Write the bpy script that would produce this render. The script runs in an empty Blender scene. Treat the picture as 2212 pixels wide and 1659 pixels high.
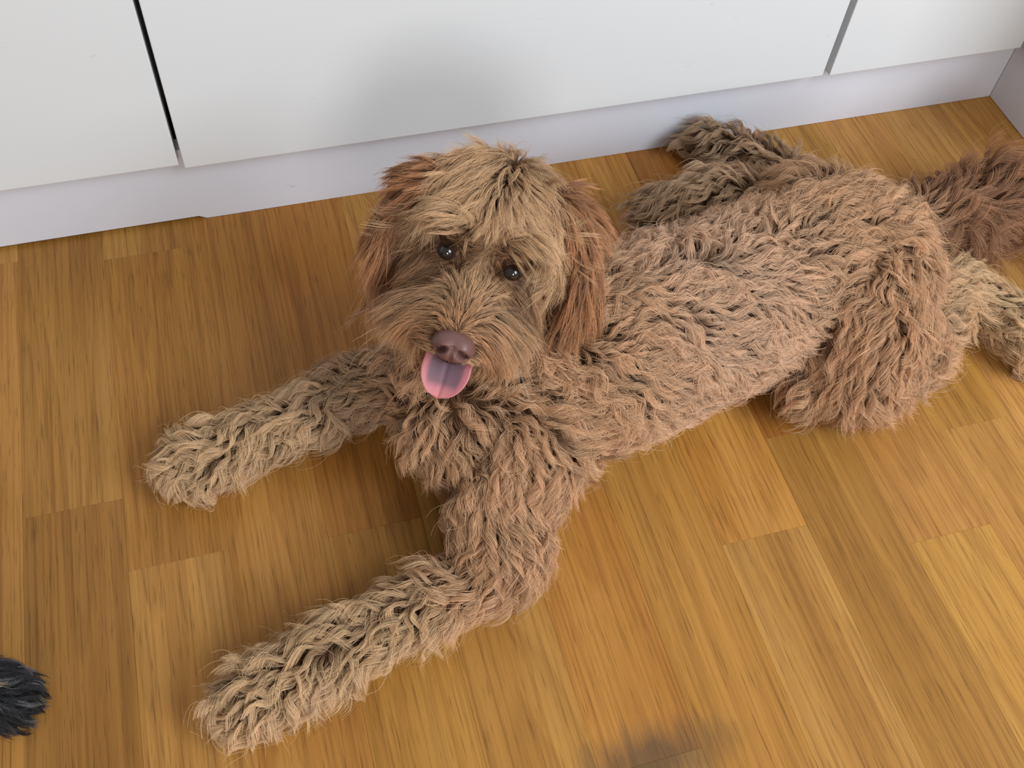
import bpy, bmesh, math, random
import numpy as np
from mathutils import Vector, Matrix, kdtree

random.seed(7)
rng = np.random.default_rng(11)
scene = bpy.context.scene
COL = scene.collection

# ------------------------------------------------------------------ camera
W, H = 2212, 1659
F_PX, PITCH, YAW, ROLL = 2208.75, 0.960073, 0.357905, -0.100536
CAM_H = 0.69
CX, CY = W / 2, H / 2
_f = np.array([math.sin(YAW) * math.cos(PITCH), math.cos(YAW) * math.cos(PITCH), -math.sin(PITCH)])
_r = np.cross(_f, [0, 0, 1]); _r /= np.linalg.norm(_r)
_d = np.cross(_f, _r)
RIGHT = _r * math.cos(ROLL) + _d * math.sin(ROLL)
DOWN = -_r * math.sin(ROLL) + _d * math.cos(ROLL)
FWD = _f
CAMP = np.array([0, 0, CAM_H])
cam = bpy.data.cameras.new('camera')
cam.sensor_fit = 'HORIZONTAL'; cam.sensor_width = 36.0
cam.lens = 36.0 * F_PX / W
cam.clip_start = 0.01
cam_o = bpy.data.objects.new('camera', cam); COL.objects.link(cam_o)
cam_o.matrix_world = Matrix(((RIGHT[0], -DOWN[0], -FWD[0], 0), (RIGHT[1], -DOWN[1], -FWD[1], 0),
                             (RIGHT[2], -DOWN[2], -FWD[2], CAM_H), (0, 0, 0, 1)))
scene.camera = cam_o

# ------------------------------------------------------------------ world, daylight, exposure
world = bpy.data.worlds.new('room_light'); scene.world = world
world.use_nodes = True
bg = world.node_tree.nodes['Background']
bg.inputs[0].default_value = (1.0, 0.98, 0.95, 1); bg.inputs[1].default_value = 0.37

def area(name, loc, target, sx, sy, power, color):
    l = bpy.data.lights.new(name, 'AREA'); l.shape = 'RECTANGLE'; l.size = sx; l.size_y = sy
    l.energy = power; l.color = color
    o = bpy.data.objects.new(name, l); COL.objects.link(o); o.location = loc
    o.rotation_euler = (Vector(target) - Vector(loc)).to_track_quat('-Z', 'Y').to_euler()
    return o
area('window_daylight', (-0.10, -2.3, 1.35), (0.25, 0.6, 0.1), 0.75, 0.9, 31, (1.0, 0.985, 0.965))
area('right_daylight_fill', (1.25, -0.80, 1.40), (0.50, 0.5, 0.0), 1.0, 1.2, 43, (0.85, 0.93, 1.0))  # daylight from the right, set near as unseen fill to brighten the right doors

vs = scene.view_settings
vs.view_transform = 'Standard'; vs.look = 'None'; vs.gamma = 1.0; vs.use_curve_mapping = False
vs.exposure = 0.0

# ------------------------------------------------------------------ helpers
def wp(u, v, z):
    ray = RIGHT * ((u - CX) / F_PX) + DOWN * ((v - CY) / F_PX) + FWD
    return CAMP + ray * ((z - CAM_H) / ray[2])
def depth(p): return float(np.dot(np.asarray(p) - CAMP, FWD))
def tag(o, label=None, cat=None, group=None, kind=None):
    if label: o['label'] = label
    if cat: o['category'] = cat
    if group: o['group'] = group
    if kind: o['kind'] = kind
    return o
def empty(name, loc=(0, 0, 0)):
    o = bpy.data.objects.new(name, None); COL.objects.link(o); o.location = loc
    o.empty_display_size = 0.05
    return o
def link(name, me, mat, parent=None, loc=None):
    o = bpy.data.objects.new(name, me); COL.objects.link(o)
    if mat: me.materials.append(mat)
    if loc is not None: o.location = loc
    if parent:
        o.parent = parent
        o.matrix_parent_inverse = Matrix.Translation(-Vector(parent.location))
    return o
def box_mesh(name, x0, x1, y0, y1, z0, z1, bevel=0.0, seg=2):
    bm = bmesh.new()
    bmesh.ops.create_cube(bm, size=1.0)
    for v in bm.verts:
        v.co = Vector(((x0 + x1) / 2 + v.co.x * (x1 - x0), (y0 + y1) / 2 + v.co.y * (y1 - y0), (z0 + z1) / 2 + v.co.z * (z1 - z0)))
    if bevel:
        bmesh.ops.bevel(bm, geom=bm.edges[:], offset=bevel, segments=seg, affect='EDGES', profile=0.5)
    me = bpy.data.meshes.new(name); bm.to_mesh(me); bm.free()
    return me
def mat_new(name):
    m = bpy.data.materials.new(name); m.use_nodes = True
    nt = m.node_tree; b = nt.nodes['Principled BSDF']
    return m, nt, b
class NT:
    def __init__(s, nt): s.nt = nt
    def n(s, t, **k):
        x = s.nt.nodes.new(t)
        for a, b in k.items(): setattr(x, a, b)
        return x
    def l(s, a, b): s.nt.links.new(a, b)
    def math(s, op, a, b=None, clamp=False):
        x = s.n('ShaderNodeMath', operation=op); x.use_clamp = clamp
        for i, q in enumerate((a, b)):
            if q is None: continue
            if isinstance(q, (int, float)): x.inputs[i].default_value = q
            else: s.l(q, x.inputs[i])
        return x.outputs[0]
    def ramp(s, fac, stops):
        x = s.n('ShaderNodeValToRGB'); e = x.color_ramp.elements
        while len(e) < len(stops): e.new(0.5)
        for i, (p, c) in enumerate(stops): e[i].position = p; e[i].color = (*c, 1) if len(c) == 3 else c
        s.l(fac, x.inputs[0]); return x.outputs[0]
    def mix(s, fac, a, b, mode='MIX'):
        x = s.n('ShaderNodeMix', data_type='RGBA', blend_type=mode)
        for i, q in ((0, fac), (6, a), (7, b)):
            if isinstance(q, (int, float)): x.inputs[i].default_value = q
            elif isinstance(q, tuple): x.inputs[i].default_value = (*q, 1)
            else: s.l(q, x.inputs[i])
        return x.outputs[2]

# ------------------------------------------------------------------ materials of the room
def lin(r, g, b):
    f = lambda c: (c / 255 / 12.92) if c / 255 <= 0.04045 else ((c / 255 + 0.055) / 1.055) ** 2.4
    return (f(r), f(g), f(b))

def make_oak():
    m, nt, b = mat_new('oak_parquet'); N = NT(nt)
    oi = N.n('ShaderNodeObjectInfo'); geo = N.n('ShaderNodeNewGeometry')
    off = N.n('ShaderNodeVectorMath', operation='SCALE'); off.inputs[0].default_value = (37.0, 91.0, 13.0)
    N.l(oi.outputs['Random'], off.inputs['Scale'])
    add = N.n('ShaderNodeVectorMath', operation='ADD'); N.l(geo.outputs['Position'], add.inputs[0]); N.l(off.outputs[0], add.inputs[1])
    def mp(sx, sy):
        x = N.n('ShaderNodeMapping'); x.inputs['Scale'].default_value = (sx, sy, 1.0); N.l(add.outputs[0], x.inputs[0]); return x.outputs[0]
    # broad figure: cathedral arches
    n0 = N.n('ShaderNodeTexNoise'); n0.inputs['Scale'].default_value = 1.0; n0.inputs['Detail'].default_value = 1.5; N.l(mp(17, 1.1), n0.inputs['Vector'])
    rings = N.math('FRACT', N.math('MULTIPLY', n0.outputs[0], 13.0))
    ringc = N.ramp(rings, [(0.0, (0.0,) * 3), (0.55, (0.35,) * 3), (0.86, (1.0,) * 3), (1.0, (0.0,) * 3)])
    # long streaks
    n1 = N.n('ShaderNodeTexNoise'); n1.inputs['Scale'].default_value = 1.0; n1.inputs['Detail'].default_value = 5; n1.inputs['Roughness'].default_value = 0.62; N.l(mp(400, 5.0), n1.inputs['Vector'])
    n2 = N.n('ShaderNodeTexNoise'); n2.inputs['Scale'].default_value = 1.0; n2.inputs['Detail'].default_value = 3; N.l(mp(26, 1.6), n2.inputs['Vector'])
    # pores
    n3 = N.n('ShaderNodeTexNoise'); n3.inputs['Scale'].default_value = 1.0; n3.inputs['Detail'].default_value = 2; N.l(mp(820, 34), n3.inputs['Vector'])
    pores = N.ramp(n3.outputs[0], [(0.58, (0,) * 3), (0.70, (1,) * 3)])
    base = N.ramp(n2.outputs[0], [(0.22, (0.345, 0.155, 0.032)), (0.5, (0.445, 0.214, 0.049)), (0.78, (0.515, 0.268, 0.069))])
    c1 = N.mix(N.math('MULTIPLY', ringc, 0.34), base, (0.25, 0.105, 0.025))
    st = N.ramp(n1.outputs[0], [(0.30, (0.66, 0.60, 0.52)), (0.52, (1.0, 1.0, 1.0)), (0.72, (1.10, 1.11, 1.10))])
    c2 = N.mix(0.85, c1, st, 'MULTIPLY')
    c3 = N.mix(N.math('MULTIPLY', pores, 0.42), c2, (0.09, 0.036, 0.01))
    c4 = N.mix(1.0, c3, oi.outputs['Color'], 'MULTIPLY')
    # grey water stain round one end joint, with a ragged edge
    sx = N.n('ShaderNodeSeparateXYZ'); N.l(geo.outputs['Position'], sx.inputs[0])
    ns = N.n('ShaderNodeTexNoise'); ns.inputs['Scale'].default_value = 1.0; ns.inputs['Detail'].default_value = 4
    ms = N.n('ShaderNodeMapping'); ms.inputs['Scale'].default_value = (160, 30, 1); N.l(geo.outputs['Position'], ms.inputs[0]); N.l(ms.outputs[0], ns.inputs['Vector'])
    dx = N.math('DIVIDE', N.math('SUBTRACT', sx.outputs[0], 0.180), 0.064)
    dy = N.math('DIVIDE', N.math('SUBTRACT', sx.outputs[1], 0.139), 0.030)
    rr = N.math('SQRT', N.math('ADD', N.math('MULTIPLY', dx, dx), N.math('MULTIPLY', dy, dy)))
    rr = N.math('ADD', rr, N.math('MULTIPLY', N.math('SUBTRACT', ns.outputs[0], 0.5), 0.9))
    stain = N.ramp(rr, [(0.25, (0.75,) * 3), (0.62, (0.40,) * 3), (1.0, (0.0,) * 3)])
    c5 = N.mix(stain, c4, (0.085, 0.055, 0.034))
    N.l(c5, b.inputs['Base Color'])
    rg = N.ramp(n1.outputs[0], [(0.3, (0.46,) * 3), (0.7, (0.36,) * 3)]); N.l(rg, b.inputs['Roughness'])
    b.inputs['Specular IOR Level'].default_value = 0.22
    bp = N.n('ShaderNodeBump'); bp.inputs['Strength'].default_value = 0.12; bp.inputs['Distance'].default_value = 0.0006
    N.l(N.math('SUBTRACT', n1.outputs[0], pores), bp.inputs['Height']); N.l(bp.outputs[0], b.inputs['Normal'])
    return m
OAK = make_oak()

def make_white(name, col, rough, marks=0.0):
    m, nt, b = mat_new(name); N = NT(nt)
    g = N.n('ShaderNodeNewGeometry')
    n = N.n('ShaderNodeTexNoise'); n.inputs['Scale'].default_value = 420; n.inputs['Detail'].default_value = 2
    N.l(g.outputs['Position'], n.inputs['Vector'])
    bp = N.n('ShaderNodeBump'); bp.inputs['Strength'].default_value = 0.05; bp.inputs['Distance'].default_value = 0.0004
    N.l(n.outputs[0], bp.inputs['Height']); N.l(bp.outputs[0], b.inputs['Normal'])
    s1 = N.n('ShaderNodeTexNoise'); s1.inputs['Scale'].default_value = 1; s1.inputs['Detail'].default_value = 3
    mp = N.n('ShaderNodeMapping'); mp.inputs['Scale'].default_value = (32, 60, 110); N.l(g.outputs['Position'], mp.inputs[0]); N.l(mp.outputs[0], s1.inputs['Vector'])
    sp = N.ramp(s1.outputs[0], [(0.735, (0,) * 3), (0.79, (1,) * 3)])
    c = N.mix(N.math('MULTIPLY', sp, marks), col, (0.30, 0.27, 0.25))
    N.l(c, b.inputs['Base Color'])
    b.inputs['Roughness'].default_value = rough; b.inputs['Specular IOR Level'].default_value = 0.4
    return m
WHITE = make_white('white_lacquer', (0.70, 0.705, 0.71), 0.38, 0.25)
PLINTHM = make_white('white_plinth_foil', (0.66, 0.665, 0.72), 0.33, 0.3)
m_, nt_, b_ = mat_new('dark_gap'); b_.inputs['Base Color'].default_value = (0.03, 0.028, 0.026, 1); b_.inputs['Roughness'].default_value = 0.9
DARK = m_

# ------------------------------------------------------------------ the setting: floor of oak strips
S = CAM_H
YP = 0.6936                 # face of the plinth
XS = 0.7675                 # face of the side plinth (corner on the right)
SW = 0.1026 * S; SX0 = -0.3085 * S
floor_me = box_mesh('floor', -0.92, 1.34, -0.75, 1.35, -0.03, -0.0065)
m_, nt_, b_ = mat_new('joint_filler'); b_.inputs['Base Color'].default_value = (0.10, 0.048, 0.016, 1)
floor = link('floor', floor_me, m_)
tag(floor, 'honey oak strip parquet floor', 'floor', kind='structure')
known = {0: [0.609], 1: [0.521, 0.960], 3: [0.509], 5: [0.2005], 7: [0.396], 8: [0.5105], 9: [0.346], 10: [0.4705], 13: [0.843]}
# tone of single strips: (strip, index counted from the camera side) decided by the joint in known
tone = {(0, 'far'): (0.80, 0.77, 0.74), (0, 'near'): (0.68, 0.63, 0.62), (3, 'far'): (0.82, 0.70, 0.60), (8, 'far'): (0.70, 0.56, 0.46), (8, 'near'): (0.84, 0.83, 0.78),
        (7, 'far'): (1.06, 0.98, 0.86), (6, 'x'): (1.0, 0.98, 0.9), (5, 'far'): (1.02, 0.93, 0.86), (12, 'x'): (1.05, 1.06, 1.25), (11, 'x'): (1.1, 1.08, 1.2),  # palest right strips carry a whitish floor sheen in their colour
        (13, 'far'): (1.1, 1.08, 1.02), (2, 'x'): (0.90, 0.84, 0.80), (1, 'far'): (0.82, 0.76, 0.68)}  # left strips also darkened, putting the weaker light there into their tone
for k in range(-10, 22):
    x0 = SX0 + SW * k; x1 = x0 + SW
    ys = [y * S for y in known.get(k, [])]
    # random joints away from the ones the picture shows
    lo, hi = -0.75, 1.35
    if ys:
        y = ys[0]
        while y > lo: y -= random.uniform(0.42, 0.60); ys.append(y)
        y = max(ys)
        while y < hi: y += random.uniform(0.42, 0.60); ys.append(y)
    elif 0 <= k <= 13:
        ys = [-0.02 - random.uniform(0.0, 0.1), 0.72 + random.uniform(0.02, 0.2)]
    else:
        y = lo + random.uniform(0.1, 0.5)
        while y < hi: ys.append(y); y += random.uniform(0.42, 0.60)
    ys = sorted([y for y in ys if lo + 0.05 < y < hi - 0.05]); ys = [lo] + ys + [hi]
    for a, c in zip(ys[:-1], ys[1:]):
        g = 0.00004
        me = box_mesh('plank', x0 + g, x1 - g, a + g, c - g, -0.006, 0.0, 0.00014, 1)
        o = link('plank', me, OAK, floor)
        t = None
        if k in known:
            mid = (a + c) / 2; j = known[k][0] * S
            t = tone.get((k, 'near' if abs(c - j) < 1e-4 else ('far' if abs(a - j) < 1e-4 else '')))
        else: t = tone.get((k, 'x'))
        if t is None:
            v = random.uniform(0.95, 1.04) if k > 4 else random.uniform(0.92, 0.98); t = (v, v * random.uniform(0.96, 1.02), v * random.uniform(0.9, 1.05))  # left strips darker: weaker light on that side put into the colour
        o.color = (*t, 1)

WALLM = make_white('wall_paint', (0.72, 0.71, 0.69), 0.8)
tag(link('light_block_wall', box_mesh('light_block_wall', -0.92, 1.34, YP + 0.575, YP + 0.60, 0.0005, 1.9), WALLM), 'plain pale unseen wall added behind the base cabinets to block light', 'wall', kind='structure')  # unseen wall, added to stop light coming in from behind the plinth
# ------------------------------------------------------------------ cabinets
ZB = 0.0795                 # underside of the doors
DT = 0.0165                 # how far the doors stand in front of the plinth
def cabinet(name, x0, x1, zb, yf, label, z1=0.86):
    c = empty(name, ((x0 + x1) / 2, YP + 0.28, 0)); tag(c, label, 'cabinet', 'white fitted base cabinets')
    link('carcass', box_mesh('carcass', x0 + 0.004, x1 - 0.004, YP + 0.012, YP + 0.56, ZB + 0.004, z1), WHITE, c)
    d = link('door', box_mesh('door', x0, x1, yf, yf + 0.018, zb, z1, 0.0008, 2), WHITE, c)
    return c
cabinet('base_cabinet', -0.67, -0.0605, ZB + 0.0015, YP - DT, 'white base cabinet with flat door left of the narrow dark gap')
cabinet('base_cabinet', -0.0565, 0.5355, ZB - 0.0022, YP - DT - 0.0006, 'wide flat white base cabinet front directly behind the brown dog')
corner = cabinet('base_cabinet', 0.5425, 0.7545, ZB - 0.0030, YP - DT - 0.0010, 'white base cabinet front right of the open joint, in the corner')
link('corner_filler', box_mesh('corner_filler', 0.7495, XS - 0.0112, YP - 0.004, YP + 0.030, ZB + 0.0036, 0.86), WHITE, corner)
# plinth with its notched underside
bm = bmesh.new()
xl, xr, xn = -0.9, 0.80, -0.0505
prof = [(xl, 0.0042), (xn - 0.0065, 0.0042), (xn, 0.0004), (xr, 0.0004), (xr, ZB + 0.0035), (xl, ZB + 0.0035)]
vf = [bm.verts.new((x, YP, z)) for x, z in prof]; vb = [bm.verts.new((x, YP + 0.014, z)) for x, z in prof]
bm.faces.new(vf); bm.faces.new(vb[::-1])
for i in range(len(prof)):
    j = (i + 1) % len(prof); bm.faces.new((vf[j], vf[i], vb[i], vb[j]))
bmesh.ops.recalc_face_normals(bm, faces=bm.faces[:])
me = bpy.data.meshes.new('plinth'); bm.to_mesh(me); bm.free()
tag(link('plinth', me, PLINTHM), 'long white kick board under the cabinets, notched at its lower left edge', 'plinth')
# plinth of the run that turns the corner
tag(link('plinth', box_mesh('plinth', XS, XS + 0.014, 0.50, YP - 0.0004, 0.0006, ZB + 0.0035, 0.0005, 1), PLINTHM), 'short white kick board of the cabinet run turning the right corner', 'plinth')
c = empty('base_cabinet', (XS + 0.28, 0.63, 0)); tag(c, 'white cabinet run at the right edge that turns the corner', 'cabinet', 'white fitted base cabinets')
link('carcass', box_mesh('carcass', XS + 0.012, XS + 0.56, 0.50, YP + 0.011, ZB + 0.004, 0.86), WHITE, c)
link('door', box_mesh('door', XS - 0.0105, XS + 0.0075, 0.50, YP - 0.022, ZB, 0.86, 0.0008, 2), WHITE, c)

# ------------------------------------------------------------------ fur
def make_fur_mat(name, rough=0.55):
    m, nt, b = mat_new(name); N = NT(nt)
    at = N.n('ShaderNodeAttribute'); at.attribute_name = 'hair_color'
    b.inputs['Roughness'].default_value = rough; b.inputs['Specular IOR Level'].default_value = 0.30
    hi = N.n('ShaderNodeHairInfo')      # faded tips; base darkened further to paint shade between the curls
    fade_shade = N.ramp(hi.outputs['Intercept'], [(0.0, (.42, .36, .32)), (0.5, (.95, .94, .93)), (1.0, (1.18, 1.18, 1.18))])
    hc = N.mix(1.0, at.outputs['Color'], fade_shade, 'MULTIPLY')
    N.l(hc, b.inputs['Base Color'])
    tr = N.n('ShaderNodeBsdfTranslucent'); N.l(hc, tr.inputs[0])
    mx = N.n('ShaderNodeMixShader'); mx.inputs[0].default_value = 0.15
    out = nt.nodes['Material Output']
    N.l(b.outputs[0], mx.inputs[1]); N.l(tr.outputs[0], mx.inputs[2]); N.l(mx.outputs[0], out.inputs[0])
    return m
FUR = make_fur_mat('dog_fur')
def skin_mat(name, col, rough=0.9):
    m, nt, b = mat_new(name); b.inputs['Base Color'].default_value = (*col, 1); b.inputs['Roughness'].default_value = rough
    b.inputs['Specular IOR Level'].default_value = 0.1
    return m
SKIN = skin_mat('dog_undercoat', (0.085, 0.042, 0.022))  # undercoat darkened so the gaps between curls look shaded

def surface_from_spheres(name, balls, voxel, smooth, iters, floor_clamp=0.0015):
    """balls: list of (centre, 3x3 axes*radius). One continuous skin round all of them."""
    bm = bmesh.new(); bmesh.ops.create_icosphere(bm, subdivisions=2, radius=1.0)
    bv = np.array([v.co[:] for v in bm.verts]); bf = np.array([[v.index for v in f.verts] for f in bm.faces]); bm.free()
    V = np.concatenate([bv @ A.T + c for c, A in balls]); n = len(bv)
    Fc = np.concatenate([bf + n * i for i in range(len(balls))])
    me = bpy.data.meshes.new(name + '_raw'); me.from_pydata(V.tolist(), [], Fc.tolist())
    o = bpy.data.objects.new(name + '_raw', me); COL.objects.link(o)
    r = o.modifiers.new('r', 'REMESH'); r.mode = 'VOXEL'; r.voxel_size = voxel
    s = o.modifiers.new('s', 'SMOOTH'); s.factor = smooth; s.iterations = iters
    dg = bpy.context.evaluated_depsgraph_get(); dg.update()
    ev = o.evaluated_get(dg); out = bpy.data.meshes.new_from_object(ev)
    bpy.data.objects.remove(o); bpy.data.meshes.remove(me)
    out.name = name; out.materials.clear()
    co = np.empty(len(out.vertices) * 3); out.vertices.foreach_get('co', co); co = co.reshape(-1, 3)
    co[:, 2] = np.maximum(co[:, 2], floor_clamp); out.vertices.foreach_set('co', co.ravel())
    for p in out.polygons: p.use_smooth = True
    out.update()
    return out

def mesh_arrays(me):
    me.calc_loop_triangles()
    n = len(me.vertices); co = np.empty(n * 3); me.vertices.foreach_get('co', co); co = co.reshape(-1, 3)
    no = np.empty(n * 3); me.vertices.foreach_get('normal', no); no = no.reshape(-1, 3)
    t = np.empty(len(me.loop_triangles) * 3, dtype=np.int64); me.loop_triangles.foreach_get('vertices', t); t = t.reshape(-1, 3)
    return co, no, t
def sample(co, no, tri, n, dens=None):
    a, b, c = co[tri[:, 0]], co[tri[:, 1]], co[tri[:, 2]]
    ar = np.linalg.norm(np.cross(b - a, c - a), axis=1)
    if dens is not None: ar = ar * dens[tri].mean(1)
    cum = np.cumsum(ar); i = np.searchsorted(cum, rng.random(n) * cum[-1]); i = np.minimum(i, len(ar) - 1)
    r1 = np.sqrt(rng.random(n)); r2 = rng.random(n)
    w = np.stack([1 - r1, r1 * (1 - r2), r1 * r2], 1)
    P = (co[tri[i]] * w[:, :, None]).sum(1); Nn = (no[tri[i]] * w[:, :, None]).sum(1)
    Nn /= np.linalg.norm(Nn, axis=1, keepdims=True) + 1e-9
    return P, Nn
def unit(v): return v / (np.linalg.norm(v, axis=-1, keepdims=True) + 1e-9)

def hair_object(name, pos, radius, color, mat, parent):
    """pos (n,k,3), radius (n,k), color (n,3)"""
    n, k = pos.shape[:2]
    cu = bpy.data.hair_curves.new(name)
    cu.add_curves([k] * n)
    cu.points.foreach_set('position', pos.astype(np.float32).ravel())
    ra = cu.attributes.get('radius') or cu.attributes.new('radius', 'FLOAT', 'POINT')
    ra.data.foreach_set('value', radius.astype(np.float32).ravel())
    ca = cu.attributes.new('hair_color', 'FLOAT_COLOR', 'CURVE')
    ca.data.foreach_set('color', np.concatenate([color, np.ones((n, 1))], 1).astype(np.float32).ravel())
    cu.materials.append(mat)
    o = bpy.data.objects.new(name, cu); COL.objects.link(o)
    o.parent = parent; o.matrix_parent_inverse = Matrix.Translation(-Vector(parent.location))
    return o

_nv = [unit(rng.normal(0, 1, 3)) for _ in range(24)]; _np = rng.uniform(0, 6.28, 24)
def cnoise(P, wl, k0):
    return sum(np.sin(P @ _nv[(k0 + i) % 24] * (6.283 / (wl * (0.8 + .12 * i))) + _np[(k0 + 3 * i) % 24]) for i in range(5)) / 1.6
def grow(P, Nn, attrs_fn, n_clump_pts, K, co_no_tri, dens, clump_strength=0.8):
    """returns strands for roots P; attrs_fn(points, normals) -> dict per point"""
    cP, cN = n_clump_pts
    A = attrs_fn(cP, cN)
    nc = len(cP)
    d = A['dir'] - cN * (A['dir'] * cN).sum(1, keepdims=True)
    co_ = np.stack([cnoise(cP, .055, k) for k in (0, 5, 11)], 1) * .26
    d = unit(d + (rng.normal(0, 0.14, d.shape) + co_) * A['mess'][:, None])
    d = unit(d - cN * (d * cN).sum(1, keepdims=True))
    bsd = np.cross(cN, d)
    t = np.linspace(0, 1, K)[None, :]
    L = A['len'] * rng.uniform(0.8, 1.2, nc)
    lift = A['lift'][:, None]
    # arc that leaves the skin and lies down along the comb direction
    along = t ** 1.25; up = lift * np.sin(np.minimum(t * 1.0, 1) * math.pi * 0.62) * 0.9
    ph = (cnoise(cP, .040, 7) * 2.6 + rng.normal(0, .55, nc))[:, None]; hand = np.where(cnoise(cP, .06, 15) + rng.normal(0, .25, nc) < 0, -1, 1)[:, None]
    lam = (A['lam'] * rng.uniform(0.8, 1.25, nc))[:, None]
    amp = (A['amp'] * rng.uniform(0.6, 1.3, nc))[:, None]
    env = np.minimum(t * 2.2, 1.0)
    th = 2 * math.pi * t * L[:, None] / lam
    s1 = amp * env * (np.sin(th + ph) - np.sin(ph) * (1 - env)) * hand
    s2 = amp * env * np.cos(th + ph) * 0.75
    G = (L[:, None] * along)[:, :, None] * d[:, None, :] + (L[:, None] * up + s2 * 0.8)[:, :, None] * cN[:, None, :] + s1[:, :, None] * bsd[:, None, :]
    G -= G[:, :1]
    G[:, :, 2] -= (A['sag'] * L)[:, None] * t ** 2
    kd = kdtree.KDTree(nc)
    for i, p in enumerate(cP): kd.insert(p, i)
    kd.balance()
    idx = np.array([kd.find(p)[1] for p in P])
    n = len(P)
    ls = rng.uniform(0.72, 1.08, n) * np.where(rng.random(n) < 0.04, 1.25, 1.0)
    off = cP[idx] - P
    tt = np.clip(t / .40, 0, 1); cl = A['clump'][idx][:, None] * (.62 * tt * tt * (3 - 2 * tt) + .38 * t ** 2)
    pos = P[:, None, :] + G[idx] * ls[:, None, None] + off[:, None, :] * cl[:, :, None]
    fz = rng.normal(0, 1, (n, 3)); fz2 = rng.normal(0, 1, (n, 3))
    pos += (fz[:, None, :] * (t ** 1.5)[:, :, None] + fz2[:, None, :] * np.sin(t * 9.0)[:, :, None] * 0.25 * (t[:, :, None])) * (A['frizz'][idx] * A['len'][idx])[:, None, None]
    stray = (rng.random(n) < .05)[:, None, None]
    pos += stray * rng.normal(0, 1, (n, 1, 3)) * (t ** 1.3)[:, :, None] * (A['len'][idx] * .16)[:, None, None]
    base_c = A['col'][idx] * np.exp(rng.normal(0, 0.14, (nc, 1)))[idx] * np.exp(rng.normal(0, 0.18, (n, 1)))
    base_c *= np.minimum(1, .74 / base_c.max(1, keepdims=True))
    return pos, base_c, idx, A

# ------------------------------------------------------------------ the brown dog: skeleton (picture position, height above floor, visible radius in px)
TAN = np.array([0.61, 0.375, 0.215]); PINK = np.array([0.71, 0.475, 0.315]); PALE = np.array([0.69, 0.475, 0.275])
RED = np.array([0.43, 0.215, 0.105]); BROWN = np.array([0.33, 0.165, 0.085]); GREYB = np.array([0.52, 0.35, 0.215])
def ND(u, v, z, r, col=TAN, L=0.026, amp=0.0032, lam=0.021, ft=0.011, lift=0.40, clump=0.86, sag=0.05, mess=1.4, frizz=0.028, grav=.55, outw=.25):
    return dict(grav=grav, outw=outw, u=u, v=v, z=z, r=r, col=col, L=L, amp=amp, lam=lam, ft=ft, lift=lift, clump=clump, sag=sag, mess=mess, frizz=frizz)
LEG = dict(L=0.028, amp=0.0046, lam=0.025, ft=0.014, lift=0.42, clump=0.90, sag=0.12, mess=1.15, frizz=0.018, grav=.40)
THI = dict(L=0.028, amp=0.0036, lam=0.024, ft=0.013, lift=0.42, clump=0.86, sag=0.10, mess=1.4, frizz=0.022, grav=.45)
TL = dict(amp=.0045, lam=.060, ft=.006, lift=.42, clump=.80, sag=.14, mess=1.5, frizz=.03, grav=.15, outw=.40)
PAW = dict(L=0.022, amp=0.0046, lam=0.022, ft=0.011, lift=0.45, clump=0.90, sag=0.12, mess=1.2, frizz=0.018, grav=.95, outw=.05)
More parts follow.
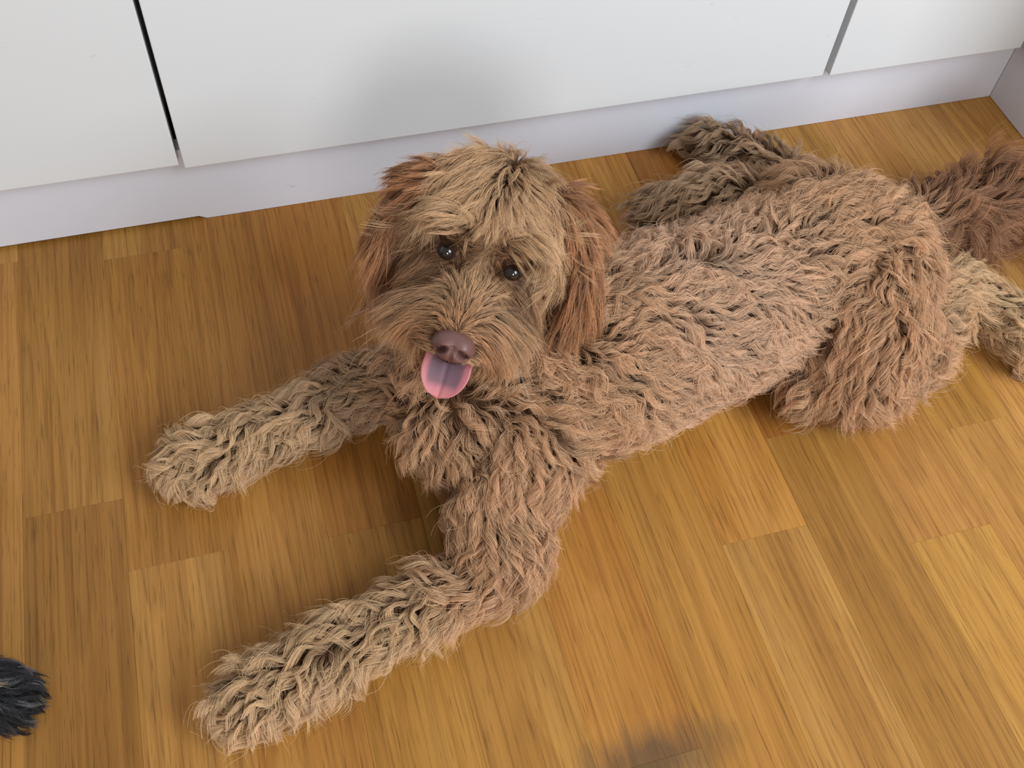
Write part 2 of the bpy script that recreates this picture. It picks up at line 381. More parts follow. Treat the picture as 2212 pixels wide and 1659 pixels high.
chains = {
 'coat': [[ND(1020, 880, .078, 185, L=.028), ND(1125, 860, .078, 205, L=.027), ND(1240, 790, .084, 222), ND(1400, 722, .080, 222, PINK, L=.023, amp=.0026), ND(1560, 660, .077, 208, PINK, L=.023, amp=.0026), ND(1700, 600, .075, 195), ND(1830, 545, .072, 172)],  # pinkish flank: highlight of the side light put into the coat colour
          [ND(1230, 750, .095, 190), ND(1200, 690, .125, 140), ND(1120, 610, .160, 105)]],
 'foreleg_near': [[ND(1130, 930, .075, 180), ND(1092, 1050, .058, 148, **LEG), ND(1085, 1150, .046, 128, **LEG), ND(1085, 1200, .036, 104, **LEG), ND(1010, 1248, .031, 95, **LEG), ND(920, 1298, .029, 88, PALE, **LEG), ND(785, 1372, .028, 88, PALE, **LEG), ND(660, 1440, .026, 90, PALE, **LEG), ND(585, 1485, .025, 92, PALE, **PAW), ND(540, 1512, .024, 88, PALE, **PAW)]],
 'foreleg_far': [[ND(960, 820, .07, 130), ND(870, 825, .055, 105, GREYB, **LEG), ND(760, 848, .036, 86, GREYB, **LEG), ND(645, 902, .029, 82, PALE, **LEG), ND(530, 952, .027, 82, PALE, **LEG), ND(460, 978, .026, 84, PALE, **PAW), ND(415, 995, .024, 80, PALE, **PAW)]],
 'hind_near': [[ND(1860, 590, .074, 168, **THI), ND(1850, 700, .066, 165, **THI), ND(1850, 780, .052, 130, **THI), ND(1880, 810, .040, 105, **THI)],
               [ND(1850, 790, .045, 120, **THI), ND(1770, 815, .040, 88, GREYB, **THI)],
               [ND(1880, 805, .040, 105, **THI), ND(1940, 765, .044, 105, **THI), ND(1995, 680, .044, 98, PALE, **THI), ND(2055, 625, .038, 80, PALE, **THI), ND(2130, 665, .031, 72, PALE, **LEG), ND(2200, 708, .028, 76, PALE, **LEG), ND(2250, 738, .026, 72, PALE, **LEG)]],
 'hind_far': [[ND(1760, 470, .068, 130, **THI), ND(1680, 445, .055, 90, GREYB, **THI), ND(1550, 442, .055, 92, GREYB, **THI), ND(1445, 462, .046, 78, GREYB, **THI)],
              [ND(1760, 460, .05, 70, GREYB, **THI), ND(1735, 385, .032, 50, GREYB, **THI), ND(1680, 345, .027, 48, GREYB, **THI), ND(1605, 312, .026, 46, GREYB, **LEG), ND(1540, 305, .026, 56, GREYB * .8, **LEG), ND(1522, 308, .024, 50, GREYB * .8, **LEG)]],
 'tail': [[ND(1870, 500, .085, 80, L=.022), ND(1925, 485, .075, 66, TAN * .8, L=.026), ND(1985, 475, .060, 62, BROWN, L=.038, **TL), ND(2060, 465, .050, 62, BROWN, L=.048, **TL),
           ND(2120, 450, .048, 60, BROWN, L=.055, **TL), ND(2170, 435, .046, 52, BROWN * 1.1, L=.058, **TL)]],
}
balls = []; recs = []
def add_ball(c, r, region, d, nd):
    balls.append((np.asarray(c), np.eye(3) * r)); recs.append(dict(c=np.asarray(c), r=r, reg=region, d=d, nd=nd))
def lerp_nd(a, b, t):
    return {k: a[k] * (1 - t) + b[k] * t for k in a}
for reg, chs in chains.items():
    for ch in chs:
        P3 = []; R3 = []
        for nd in ch:
            p = wp(nd['u'], nd['v'], nd['z']); P3.append(p); R3.append(max(0.008, nd['r'] * depth(p) / F_PX - nd['ft']))
        for i in range(len(ch) - 1):
            seg = P3[i + 1] - P3[i]; ln = np.linalg.norm(seg); m = max(3, int(ln / 0.009))
            for j in range(m + (1 if i == len(ch) - 2 else 0)):
                t = j / m
                add_ball(P3[i] * (1 - t) + P3[i + 1] * t, R3[i] * (1 - t) + R3[i + 1] * t, reg, seg / ln, lerp_nd(ch[i], ch[i + 1], t))

# head frame: X along the eye line, Y forward along the muzzle, Z up
HO = wp(1037, 564, 0.205)
to_cam = unit(CAMP - HO)
ROLLH = math.radians(17.6)
r_i = unit(RIGHT - to_cam * np.dot(RIGHT, to_cam)); d_i = unit(DOWN - to_cam * np.dot(DOWN, to_cam))
HX = math.cos(ROLLH) * r_i + math.sin(ROLLH) * d_i
UI = math.sin(ROLLH) * r_i - math.cos(ROLLH) * d_i
TH = math.radians(40)
HY = math.cos(TH) * to_cam - math.sin(TH) * UI
HZ = math.cos(TH) * UI + math.sin(TH) * to_cam
HM = np.stack([HX, HY, HZ], 1)           # local -> world columns
def hl(x, y, z): return HO + HM @ np.array([x, y, z])
def head_ball(x, y, z, rx, ry, rz, region='head'):
    balls.append((hl(x, y, z), HM @ np.diag([rx, ry, rz])))
    recs.append(dict(c=hl(x, y, z), r=min(rx, ry, rz), reg=region, d=HY, nd=None, loc=(x, y, z)))
head_ball(0, -.034, .010, .037, .042, .036)
head_ball(0, -.055, -.010, .034, .036, .036)
for s in (-1, 1):
    head_ball(s * .019, -.003, .0215, .015, .013, .010)
    head_ball(s * .030, -.034, -.004, .020, .024, .024)
    head_ball(s * .020, -.014, -.024, .020, .026, .025)
    head_ball(s * .015, .018, -.030, .017, .023, .016)
for t in np.linspace(0, 1, 6):
    head_ball(0, .000 + .046 * t, -.010 - .010 * t, .022 - .006 * t, .016, .017 - .004 * t)
    head_ball(.012 * (1 - .3 * t), .000 + .044 * t, -.019 - .010 * t, .015 - .003 * t, .014, .013)
    head_ball(-.012 * (1 - .3 * t), .000 + .044 * t, -.019 - .010 * t, .015 - .003 * t, .014, .013)
for t in np.linspace(0, 1, 5):
    head_ball(0, -.004 + .038 * t, -.046 - .012 * t, .020 - .007 * t, .012, .009)
head_ball(0, .047, -.033, .013, .0095, .0075)
ear_pts = {-1: [(-.038, -.036, .026, .009), (-.055, -.036, .014, .010), (-.062, -.030, -.012, .010), (-.057, -.020, -.050, .008)],
           1: [(.036, -.036, .032, .009), (.056, -.036, .022, .010), (.068, -.026, -.008, .010), (.067, -.010, -.048, .008)]}
for s, pts in ear_pts.items():
    for a, b in zip(pts[:-1], pts[1:]):
        for t in np.linspace(0, 1, 5):
            q = [a[i] * (1 - t) + b[i] * t for i in range(4)]
            head_ball(q[0], q[1], q[2], q[3] * .8, q[3] * 2.0, q[3] * 1.2, 'ear_left' if s < 0 else 'ear_right')

body_me = surface_from_spheres('body', balls, 0.0035, 0.5, 6)
dog_base = wp(1400, 760, 0.0)
dog = empty('dog', (dog_base[0], dog_base[1], 0))
tag(dog, 'curly tan doodle dog lying on the oak floor with its tongue out', 'dog')
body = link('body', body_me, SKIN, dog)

# ---- strand attributes from the skeleton
rc = np.array([r['c'] for r in recs]); rr_ = np.array([r['r'] for r in recs])
regs = np.array([r['reg'] for r in recs]); is_head = np.array([r['reg'] in ('head', 'ear_left', 'ear_right') for r in recs])
rd = np.array([r['d'] for r in recs])
KEYS = ('L', 'amp', 'lam', 'lift', 'clump', 'sag', 'mess', 'frizz', 'grav', 'outw')
nd0 = ND(0, 0, 0, 0)
rv = {k: np.array([(r['nd'] or nd0)[k] for r in recs]) for k in KEYS}
rcol = np.array([(r['nd'] or nd0)['col'] for r in recs])
def nearest(P, sel=None, sig=0.007):
    """soft weights to the balls; distance measured to each ball's surface (head ellipsoids use their own axes)"""
    D = np.linalg.norm(P[:, None, :] - rc[None], axis=2) - rr_[None]
    for i in np.nonzero(is_head)[0]:
        Ai = np.linalg.inv(balls[i][1]); q = (P - rc[i]) @ Ai.T
        l = np.linalg.norm(q, axis=1); D[:, i] = (l - 1) * np.linalg.norm(P - rc[i], axis=1) / np.maximum(l, .2)
    return D
def region_of(P):
    out = []
    for i in range(0, len(P), 4000):
        out.append(regs[np.argmin(nearest(P[i:i + 4000]), 1)])
    return np.concatenate(out)

def attrs_body(P, Nn):
    out = {k: np.empty(len(P)) for k in ('len', 'amp', 'lam', 'lift', 'clump', 'sag', 'mess', 'frizz', 'grav', 'outw')}
    out['dir'] = np.empty((len(P), 3)); out['col'] = np.empty((len(P), 3))
    body_ix = np.nonzero(~is_head)[0]
    for i in range(0, len(P), 4000):
        D = nearest(P[i:i + 4000])[:, body_ix]
        D = D - D.min(1, keepdims=True)
        w = np.exp(-D / 0.006); w /= w.sum(1, keepdims=True)
        sl = slice(i, i + 4000)
        out['len'][sl] = w @ rv['L'][body_ix]
        for k in KEYS[1:]: out[k][sl] = w @ rv[k][body_ix]
        dd = w @ rd[body_ix]
        nn = Nn[sl]
        # combed along the limb, falling down the sides
        dd = unit(dd) * 0.75 + np.array([0, 0, -1.0]) * out['grav'][sl][:, None] + out['outw'][sl][:, None] * unit(nn * [1, 1, 0.0])
        out['dir'][sl] = dd; out['col'][sl] = w @ rcol[body_ix]
    # flank colour follows the nodes, whose paler pink paints the side light
    return out

def attrs_head(P, Nn):
    q = (P - HO) @ HM      # local coordinates
    x, y, z = q.T; n = len(P); sx = np.clip(x / .014, -1, 1)
    def mixw(w, a, b): return a * (1 - w[:, None]) + b * w[:, None]
    ss = lambda v, a, b: np.clip((v - a) / (b - a), 0, 1)
    one = np.ones(n)
    # crown -> falls to both sides and forward
    d = np.stack([sx * .75, .75 * one, -.15 * one], 1); L = .029 * one; col = np.tile(TAN * .35 + PALE * .65, (n, 1)); amp = .0022 * one; lam = .036 * one; lift = .30 * one
    # brow: forward, out and down
    w = ss(y, -.022, -.006) * ss(z, .004, .012)
    d = mixw(w, d, np.stack([sx * 1.0, .10 * one, -.10 * one], 1)); L = L * (1 - w) + .0155 * w; amp = amp * (1 - w) + .0010 * w; lift = lift * (1 - w) + .50 * w
    # cheeks: out and down
    w = ss(-z, .004, .014) * ss(-y, -.012, -.002)
    d = mixw(w, d, np.stack([sx * .40, .0 * one, -.9 * one], 1)); L = L * (1 - w) + .024 * w; amp = amp * (1 - w) + .0012 * w; lift = lift * (1 - w) + .34 * w
    # muzzle sides: moustache falling outwards and down
    mz = ss(y, -.004, .010)
    w = mz * ss(np.abs(x), .006, .013)
    d = mixw(w, d, np.stack([sx * .65, .05 * one, -.8 * one], 1)); L = L * (1 - w) + .030 * w; amp = amp * (1 - w) + .0008 * w; lift = lift * (1 - w) + .36 * w
    # bridge of the nose: short, brushed back and outwards
    w = mz * (1 - ss(np.abs(x), .007, .013)) * ss(z, -.026, -.018)
    d = mixw(w, d, np.stack([sx * .7, -.75 * one, .25 * one], 1)); L = L * (1 - w) + .009 * w; amp = amp * (1 - w); lift = lift * (1 - w) + .28 * w
    wred = ss(y, .022, .050) * ss(z, -.040, -.022)
    col = mixw(np.clip(wred, 0, 1) * .75, col, np.tile(RED * 1.1, (n, 1)))
    # stop between the eyes: upwards
    w = ss(y, -.002, .004) * (1 - ss(y, .010, .018)) * (1 - ss(np.abs(x), .007, .012)) * ss(z, -.012, -.004)
    d = mixw(w, d, np.stack([sx * .6, -.3 * one, .7 * one], 1)); L = L * (1 - w) + .013 * w
    # chin
    w = ss(-z, .036, .044) * ss(y, -.005, .01)
    d = mixw(w, d, np.stack([sx * .2, -.35 * one, -.8 * one], 1)); L = L * (1 - w) + .010 * w; lift = lift * (1 - w) + .2 * w
    # under the nose and at the lips: very short
    w = np.maximum(ss(y, .046, .056), ss(y, .030, .038) * (1 - ss(np.abs(x), .011, .016)) * ss(-z, .024, .030))
    L = L * (1 - w) + .0035 * w; d = mixw(w, d, np.stack([sx * .9, -.2 * one, -.25 * one], 1))
    # eye sockets: short rusty hair, brushed away from the eye
    for s in (-1, 1):
        e = np.array([s * .0213, .011, .0075]); v = q - e; dist = np.linalg.norm(v, axis=1)
        w = 1 - ss(dist, .011, .023)
        d = mixw(w, d, unit(v + np.array([s * .002, 0, 0])) + np.array([0, -.25, -.15]))
        L = L * (1 - w) + .0050 * w; amp = amp * (1 - w); lift = lift * (1 - w) + .12 * w
        v2 = q - (e + np.array([s * .004, -.004, -.014])); dist2 = np.linalg.norm(v2 * [1, .7, .9], axis=1)
        w2 = np.maximum(1 - ss(dist, .013, .026), (1 - ss(dist2, .010, .028)) * .95)
        col = mixw(w2 * .85, col, np.tile(RED * .62, (n, 1)))
    # neck side / back of the head
    w = ss(-y, .092, .110)
    d = mixw(w, d, np.stack([sx * .5, -.5 * one, -.7 * one], 1))
    return dict(dir=d @ HM.T, len=L, amp=amp, lam=lam, lift=lift, clump=np.clip(L / .030, .15, .75), sag=.10 * one * (L > .015), mess=.6 * one, frizz=.035 * one, col=col)

def attrs_ear(P, Nn):
    q = (P - HO) @ HM; x, y, z = q.T; n = len(P); one = np.ones(n); sx = np.sign(x)
    ss = lambda v, a, b: np.clip((v - a) / (b - a), 0, 1)
    w = ss(-z, -.020, .0)[:, None]
    d = np.stack([sx * .60, .10 * one, -.90 * one], 1) * (1 - w) + np.stack([sx * -.10, .22 * one, -1.0 * one], 1) * w
    col = RED * (1 - ss(-z, .0, .05)[:, None] * .35) + GREYB * .8 * ss(-z, .0, .05)[:, None] * .35
    return dict(dir=d @ HM.T, len=.041 * (1 - .45 * (1 - w[:, 0])), amp=.0018 * one, lam=.036 * one, lift=.10 * one, clump=np.full(n, .80), sag=.12 * one, mess=.7 * one, frizz=.03 * one, col=col)

co, no, tri = mesh_arrays(body_me)
vreg = region_of(co)
# roots that lie on the floor or inside the dog carry little fur
base_d = np.where((no[:, 2] < -0.55), 0.25, 1.0)
REGION_FUR = [  # region, name, roots, clumps, steps, radius
    ('coat', 'coat_fur', 95000, 4000, 10, .00016), ('head', 'head_fur', 60000, 4200, 9, .00012), ('ear_left', 'ear_fur', 13000, 420, 11, .00014), ('ear_right', 'ear_fur', 14000, 450, 11, .00014),
    ('foreleg_near', 'foreleg_fur', 46000, 1250, 10, .00016), ('foreleg_far', 'foreleg_fur', 32000, 900, 10, .00016), ('hind_near', 'hind_leg_fur', 50000, 1650, 10, .00016), ('hind_far', 'hind_leg_fur', 25000, 800, 10, .00016), ('tail', 'tail_fur', 22000, 520, 14, .00016)]
LABEL = {'ear_left': 'russet ear fur by the cabinets', 'ear_right': 'russet ear fur resting on the shoulder', 'tail': 'long reddish brown tail feathering', 'hind_far': None}
for reg, nm, nr, ncl, K, rad in REGION_FUR:
    dens = base_d * (vreg == reg)
    if reg == 'head':     # bare where the nose, the mouth and the eyes sit
        q = (co - HO) @ HM
        bare = (np.linalg.norm((q - [0, .060, -.021]) / [.0155, .013, .0105], axis=1) < 1) | (np.linalg.norm((q - [0, .050, -.044]) / [.0145, .024, .0085], axis=1) < 1)
        for s in (-1, 1): bare |= np.linalg.norm(q - [s * .0213, .011, .0075], axis=1) < .0062
        dens = dens * ~bare * np.where(q[:, 1] > -.03, 1.3, .7)
    P, Nn = sample(co, no, tri, nr, dens); cP, cN = sample(co, no, tri, ncl, dens)
    fn = attrs_head if reg == 'head' else attrs_ear if reg.startswith('ear') else attrs_body
    pos, colr, idx, A = grow(P, Nn, fn, (cP, cN), K, None, None)
    pos[:, :, 2] = np.maximum(pos[:, :, 2], 0.0012 + 0.002 * rng.random((len(pos), 1)))
    pos[:, :, 1] = np.minimum(pos[:, :, 1], YP - 0.001)
    if reg == 'head':     # strands that would hang straight across an eye are brushed away
        ql = (pos - HO) @ HM; keep = np.ones(len(pos), bool)
        for s in (-1, 1):
            v = ql - np.array([s * .0213, .0095, .0070]); ax = np.array([s * .05, .77, .64]); al = v @ ax
            dist = np.linalg.norm(v - al[..., None] * ax, axis=2)
            keep &= ~((al > 0) & (dist < .0036)).any(1)
        pos, colr = pos[keep], colr[keep]
    t = np.linspace(0, 1, K)[None, :]
    radius = rad * (1 - 0.72 * t ** 1.5) * rng.uniform(.75, 1.25, (len(pos), 1))
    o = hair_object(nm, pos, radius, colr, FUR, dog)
    if LABEL.get(reg): o['label'] = LABEL[reg]

# ---- eyes, nose, mouth, tongue
m, nt, b = mat_new('dog_eye'); b.inputs['Base Color'].default_value = (0.012, 0.006, 0.004, 1); b.inputs['Roughness'].default_value = 0.06; b.inputs['Coat Weight'].default_value = 0.6; EYE = m
LID = skin_mat('eyelid_skin', (0.022, 0.011, 0.008), 0.6)
HM4 = Matrix([[HM[0][0], HM[0][1], HM[0][2], 0], [HM[1][0], HM[1][1], HM[1][2], 0], [HM[2][0], HM[2][1], HM[2][2], 0], [0, 0, 0, 1]])
def local_mesh(name, verts, faces, mat, smooth=True, parent=None):
    me = bpy.data.meshes.new(name); me.from_pydata([tuple(v) for v in verts], [], faces)
    for p in me.polygons: p.use_smooth = smooth
    me.update(); me.materials.append(mat)
    o = bpy.data.objects.new(name, me); COL.objects.link(o)
    o.parent = parent or dog
    if parent is None:
        o.matrix_parent_inverse = Matrix.Translation(-Vector(dog.location))
        o.matrix_basis = Matrix.Translation(Vector(HO)) @ HM4
    return o
def sphere_grid(nu, nv):
    bm = bmesh.new(); bmesh.ops.create_uvsphere(bm, u_segments=nu, v_segments=nv, radius=1.0)
    V = np.array([v.co[:] for v in bm.verts]); Fc = [[v.index for v in f.verts] for f in bm.faces]; bm.free(); return V, Fc
for s in (-1, 1):
    V, Fc = sphere_grid(24, 16)
    e = np.array([s * .0213, .0095, .0070])
    eye = local_mesh('eye', V * .0052 + e, Fc, EYE)
    # lid ring
    rings = []; nu, nv = 28, 8; fwd = np.array([s * .10, .80, .60]); fwd /= np.linalg.norm(fwd)
    ax = np.cross(fwd, [0, 0, 1]); ax /= np.linalg.norm(ax); ay = np.cross(ax, fwd)
    Vv = []
    for i in range(nu):
        a = 2 * math.pi * i / nu; c = e + fwd * .0022 + (ax * math.cos(a) * .0048 + ay * math.sin(a) * .0036)
        rad_ = unit(c - e - fwd * .0022)
        for j in range(nv):
            bb = 2 * math.pi * j / nv; Vv.append(c + rad_ * math.cos(bb) * .0012 + fwd * math.sin(bb) * .0012)
    Ff = [[i * nv + j, i * nv + (j + 1) % nv, ((i + 1) % nu) * nv + (j + 1) % nv, ((i + 1) % nu) * nv + j] for i in range(nu) for j in range(nv)]
    lid = local_mesh('eyelid', Vv, Ff, LID, parent=eye)

m, nt, b = mat_new('nose_leather'); N = NT(nt)
tc = N.n('ShaderNodeTexCoord'); vo = N.n('ShaderNodeTexVoronoi'); vo.inputs['Scale'].default_value = 1400; N.l(tc.outputs['Object'], vo.inputs['Vector'])
bp = N.n('ShaderNodeBump'); bp.inputs['Strength'].default_value = .25; bp.inputs['Distance'].default_value = .0003; N.l(vo.outputs['Distance'], bp.inputs['Height']); N.l(bp.outputs[0], b.inputs['Normal'])
b.inputs['Base Color'].default_value = (0.150, 0.068, 0.058, 1); b.inputs['Roughness'].default_value = .42; NOSE = m
V, Fc = sphere_grid(64, 48)
nv_ = []
for p in V:
    x, y, z = p
    # blocky rounded leather: wide on top, narrow below
    k = 1.0 / (abs(x) ** 3 + abs(y) ** 3 + abs(z) ** 3) ** (1 / 3)
    x, y, z = x * (0.45 + 0.55 * k), y * (0.45 + 0.55 * k), z * (0.45 + 0.55 * k)
    wx = .0122 * (1.0 + .14 * z if z < 0 else 1.0 - .18 * z)
    X, Y, Z = x * wx, y * .0105, z * .0092
    if y > 0:
        for s in (-1, 1):   # nostrils
            dd = ((X - s * .0062) / .0030) ** 2 + ((Z + .0022 + (abs(X) - .0062) * .5) / .0024) ** 2
            Y -= .0085 * math.exp(-dd ** 1.5)
        Y -= .0016 * math.exp(-(X / .0009) ** 2) * (1 if Z < .003 else 0)   # groove
        Y += .0014 * math.exp(-((abs(X) - .0062) / .004) ** 2) * math.exp(-((Z - .002) / .004) ** 2)
    X, Y, Z = X * 1.14, Y * 1.1, Z * 1.12; ca, sa = math.cos(.42), math.sin(.42)
    nv_.append((X, Y * ca - Z * sa + .0565, Y * sa + Z * ca - .0215))
local_mesh('nose', nv_, Fc, NOSE)

MOUTH = skin_mat('mouth_lining', (0.05, 0.02, 0.02), 0.45)
V, Fc = sphere_grid(24, 16)
local_mesh('mouth', V * [.0145, .018, .0055] + [0, .033, -.0435], Fc, MOUTH)
m, nt, b = mat_new('tongue_flesh'); N = NT(nt)
tc = N.n('ShaderNodeAttribute'); tc.attribute_name = 'edge'
cr = N.ramp(tc.outputs['Fac'], [(0.0, (0.150, 0.082, 0.105)), (0.40, (0.190, 0.095, 0.120)), (0.72, (0.50, 0.175, 0.195)), (1.0, (0.57, 0.20, 0.21))])
N.l(cr, b.inputs['Base Color']); b.inputs['Roughness'].default_value = .52; b.inputs['Specular IOR Level'].default_value = .3; b.inputs['Subsurface Weight'].default_value = .15; b.inputs['Subsurface Radius'].default_value = (.004, .0015, .001)
tn = N.n('ShaderNodeTexNoise'); tn.inputs['Scale'].default_value = 900; to = N.n('ShaderNodeTexCoord'); N.l(to.outputs['Object'], tn.inputs[0])
bp = N.n('ShaderNodeBump'); bp.inputs['Strength'].default_value = .3; bp.inputs['Distance'].default_value = .0004; N.l(tn.outputs[0], bp.inputs['Height']); N.l(bp.outputs[0], b.inputs['Normal'])
TONGUE = m
nu, nv = 25, 27
top = []; bot = []; edge = []
for i in range(nv):
    t = i / (nv - 1)
    yy = .030 + .037 * t - .006 * t * t; zz = -.0425 - .003 * t - .022 * t ** 1.8
    hw = .0135 + .0022 * math.sin(t * math.pi * .75)
    if t > .55: hw *= math.sqrt(max(0.0, 1 - ((t - .55) / .45) ** 2.3)) * .98 + .02
    for j in range(nu):
        u = -1 + 2 * j / (nu - 1)
        cup = .0035 * (u * u) * (hw / .0155) - .0010 * math.exp(-(u * hw / .0012) ** 2)
        thick = .0026 * math.sqrt(max(0.02, 1 - u * u * .98)) * (1 - .5 * t)
        top.append((u * hw, yy + cup * .55, zz + cup * .8)); bot.append((u * hw, yy + cup * .55 - thick * .7, zz + cup * .8 - thick))
        ee = max(abs(u), (t - .35) / .65); edge.append(max(0, min(1, (ee - .45) / .5)))
Vt = top + bot; o_ = nu * nv; Ft = []
for i in range(nv - 1):
    for j in range(nu - 1):
        a = i * nu + j; Ft.append([a, a + 1, a + nu + 1, a + nu]); Ft.append([o_ + a, o_ + a + nu, o_ + a + nu + 1, o_ + a + 1])
    a = i * nu; Ft.append([a, a + nu, o_ + a + nu, o_ + a]); a += nu - 1; Ft.append([a, o_ + a, o_ + a + nu, a + nu])
for j in range(nu - 1):
    a = (nv - 1) * nu + j; Ft.append([a, a + 1, o_ + a + 1, o_ + a]); a = j; Ft.append([a, o_ + a, o_ + a + 1, a + 1])
tg = local_mesh('tongue', Vt, Ft, TONGUE)
at = tg.data.attributes.new('edge', 'FLOAT', 'POINT'); at.data.foreach_set('value', np.array(edge + edge, dtype=np.float32))
tg['label'] = 'pink tongue with greyish centre'

# ------------------------------------------------------------------ the other dog: one black paw reaching in at the left
BLACK = np.array([0.020, 0.020, 0.022])
BL = dict(L=.013, amp=.0012, lam=.02, ft=.006, lift=.40, clump=.72, sag=.15, mess=1.1, frizz=.05)
pc = [ND(-260, 1470, .046, 100, BLACK, **BL), ND(-80, 1490, .032, 94, BLACK, **BL), ND(-20, 1498, .024, 86, BLACK, **BL), ND(10, 1504, .021, 74, BLACK, **BL)]
pb = []; prec = []
def pchain(ch):
    P3 = [wp(n['u'], n['v'], n['z']) for n in ch]; R3 = [max(.005, n['r'] * depth(p) / F_PX - n['ft']) for n, p in zip(ch, P3)]
    for i in range(len(ch) - 1):
        seg = P3[i + 1] - P3[i]; ln = np.linalg.norm(seg); mm = max(3, int(ln / .006))
        for j in range(mm + 1):
            t = j / mm; c = P3[i] * (1 - t) + P3[i + 1] * t; r = R3[i] * (1 - t) + R3[i + 1] * t
            pb.append((c, np.eye(3) * r)); prec.append((c, r, seg / ln))
pchain(pc)
def wchain(pts):
    for (a, ra), (b2, rb) in zip(pts[:-1], pts[1:]):
        a = np.array(a); b2 = np.array(b2); ln = np.linalg.norm(b2 - a); mm = max(3, int(ln / .008))
        for j in range(mm + 1):
            t = j / mm; c = a * (1 - t) + b2 * t; r = ra * (1 - t) + rb * t
            pb.append((c, np.eye(3) * r)); prec.append((c, r, (b2 - a) / ln))
pe = wp(-260, 1470, .046)
wchain([((-.400, .330, .105), .052), ((pe[0] - .045, pe[1] + .01, .050), .034), (tuple(pe), .026)])
wchain([((-.395, .385, .085), .045), ((-.385, .425, .035), .026), ((-.300, .445, .026), .022), ((-.255, .450, .021), .020)])
wchain([((-.405, .350, .100), .066), ((-.500, .365, .090), .072), ((-.620, .385, .080), .070), ((-.690, .395, .070), .058)])
wchain([((-.640, .350, .050), .045), ((-.590, .300, .030), .026), ((-.530, .295, .022), .019)])
wchain([((-.640, .425, .050), .045), ((-.600, .480, .030), .026), ((-.540, .490, .022), .019)])
wchain([((-.700, .400, .090), .022), ((-.760, .410, .120), .016), ((-.790, .415, .150), .012)])
wchain([((-.405, .350, .130), .050), ((-.385, .348, .200), .038), ((-.375, .346, .235), .040)])
wchain([((-.362, .346, .232), .034), ((-.315, .345, .215), .020), ((-.300, .345, .212), .018)])
for sy in (-1, 1): wchain([((-.385, .346 + sy * .030, .262), .012), ((-.378, .346 + sy * .047, .245), .013), ((-.372, .346 + sy * .050, .215), .011)])
for (a, b2) in [((18, 1468), (52, 1474)), ((24, 1494), (62, 1500)), ((22, 1522), (56, 1530)), ((8, 1545), (34, 1554))]:
    pchain([ND(a[0], a[1], .018, 46, BLACK, **BL), ND(b2[0], b2[1], .013, 38, BLACK, **BL)])
paw_me = surface_from_spheres('body', pb, 0.0035, .5, 4)
pbase = wp(0, 1510, 0)
paw = empty('dog', (pbase[0], pbase[1], 0)); tag(paw, 'black and grey dog with one furry paw showing at the left edge', 'dog')
PSK = skin_mat('black_undercoat', (0.012, 0.012, 0.014))
link('body', paw_me, PSK, paw)
pco, pno, ptri = mesh_arrays(paw_me)
pcc = np.array([a[0] for a in prec]); prr = np.array([a[1] for a in prec]); pdd = np.array([a[2] for a in prec])
def attrs_paw(P, Nn):
    D = np.linalg.norm(P[:, None] - pcc[None], axis=2) - prr[None]; D -= D.min(1, keepdims=True); w = np.exp(-D / .005); w /= w.sum(1, keepdims=True)
    n = len(P); one = np.ones(n)
    d = unit(w @ pdd) * .8 + np.array([0, 0, -.45]) + .2 * Nn * [1, 1, 0]
    col = np.tile(BLACK, (n, 1)); r = rng.random(n)
    col *= rng.uniform(.7, 2.0, (n, 1)); col[r < .16] = (.12, .12, .125); col[r < .05] = (.26, .21, .16)
    return dict(dir=d, len=.013 * one, amp=.0012 * one, lam=.02 * one, lift=.34 * one, clump=.55 * one, sag=.15 * one, mess=1.1 * one, frizz=.05 * one, col=col)
pd = np.where(pno[:, 2] < -.5, .25, 1.0) * np.where(pco[:, 0] > -.33, 1.6, .55)
P, Nn = sample(pco, pno, ptri, 90000, pd); cl = sample(pco, pno, ptri, 6000, pd)
pos, colr, idx, A = grow(P, Nn, attrs_paw, cl, 8, None, None)
pos[:, :, 2] = np.maximum(pos[:, :, 2], .0012)
t = np.linspace(0, 1, 8)[None]
hair_object('coat_fur', pos, .00017 * (1 - .7 * t ** 1.5) * rng.uniform(.75, 1.25, (len(pos), 1)), colr, FUR, paw)

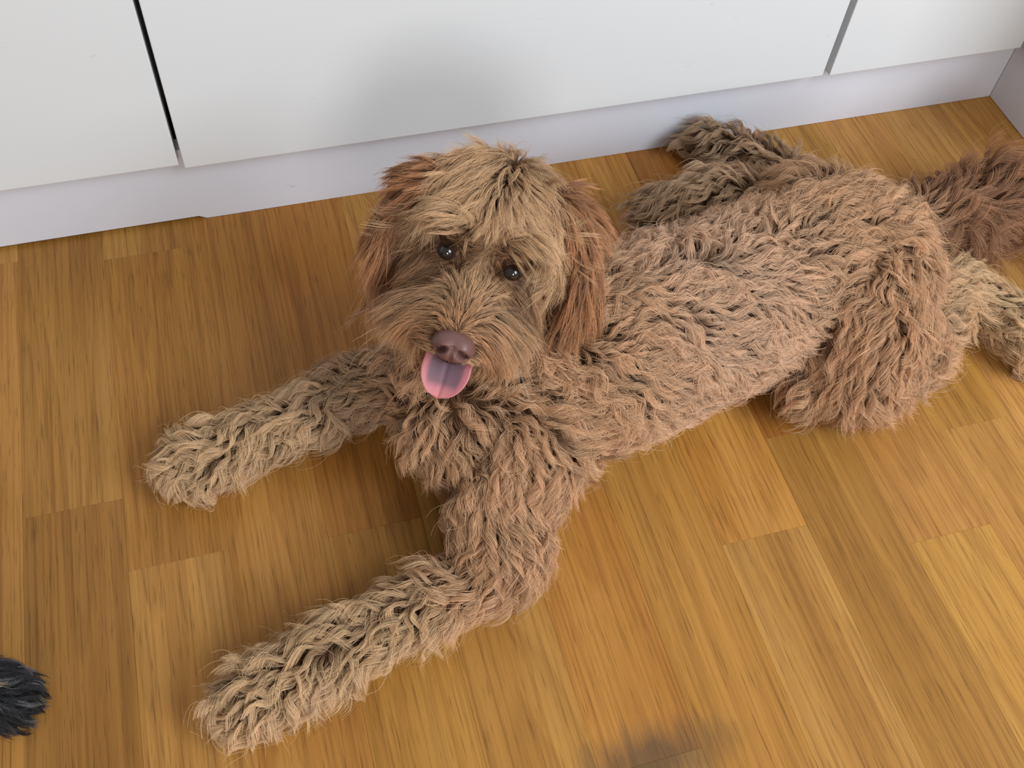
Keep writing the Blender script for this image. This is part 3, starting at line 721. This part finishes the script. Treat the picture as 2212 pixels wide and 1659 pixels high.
# claws
CLAW = skin_mat('black_claw', (0.012, 0.010, 0.010), 0.3)
for (u, v, du, dv) in [(78, 1470, 20, 6), (88, 1498, 20, 4), (80, 1532, 18, 8), (56, 1560, 16, 8)]:
    a = wp(u, v, .010); e_ = wp(u + du, v + dv, .0035); ax_ = unit(e_ - a); s1 = unit(np.cross(ax_, [0, 0, 1])); s2 = np.cross(s1, ax_)
    Vc = []; nr_, ns_ = 7, 10
    for i in range(nr_):
        t = i / (nr_ - 1); c_ = a * (1 - t) + e_ * t + np.array([0, 0, .0022]) * math.sin(t * math.pi); r_c = .0022 * (1 - t) ** .7 + .0002
        for j in range(ns_): Vc.append(c_ + (s1 * math.cos(2 * math.pi * j / ns_) * .8 + s2 * math.sin(2 * math.pi * j / ns_)) * r_c)
    Fcl = [[i * ns_ + j, i * ns_ + (j + 1) % ns_, (i + 1) * ns_ + (j + 1) % ns_, (i + 1) * ns_ + j] for i in range(nr_ - 1) for j in range(ns_)] + [list(range(ns_))[::-1], [(nr_ - 1) * ns_ + j for j in range(ns_)]]
    me = bpy.data.meshes.new('claw'); me.from_pydata([tuple(q) for q in Vc], [], Fcl)
    for p in me.polygons: p.use_smooth = True
    link('claw', me, CLAW, paw)
# whiskers of the tan dog
wh = []
for s in (-1, 1):
    for i in range(5):
        st = np.array([s * random.uniform(.022, .030), random.uniform(.020, .040), random.uniform(-.034, -.024)])
        dv = np.array([s * random.uniform(.5, .9), random.uniform(.0, .3), random.uniform(-.9, -.4)]); dv /= np.linalg.norm(dv); ln = random.uniform(.035, .052)
        t = np.linspace(0, 1, 12)[:, None]; pl = st + dv * ln * t + np.array([0, .0, -.012]) * t ** 2
        wh.append(pl @ HM.T + HO)
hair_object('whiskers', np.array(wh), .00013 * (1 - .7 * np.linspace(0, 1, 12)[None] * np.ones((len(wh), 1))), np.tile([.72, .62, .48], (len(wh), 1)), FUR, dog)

# face of the black dog (outside the picture)
V, Fc = sphere_grid(20, 14)
for nm, c, r, mt in (('eye', (-.338, .331, .246), (.006,) * 3, EYE), ('eye', (-.338, .361, .246), (.006,) * 3, EYE), ('nose', (-.281, .345, .220), (.009, .011, .008), CLAW)):
    me = bpy.data.meshes.new(nm); me.from_pydata([tuple(np.array(c) + v * np.array(r)) for v in V], [], Fc)
    for p in me.polygons: p.use_smooth = True
    link(nm, me, mt, paw)
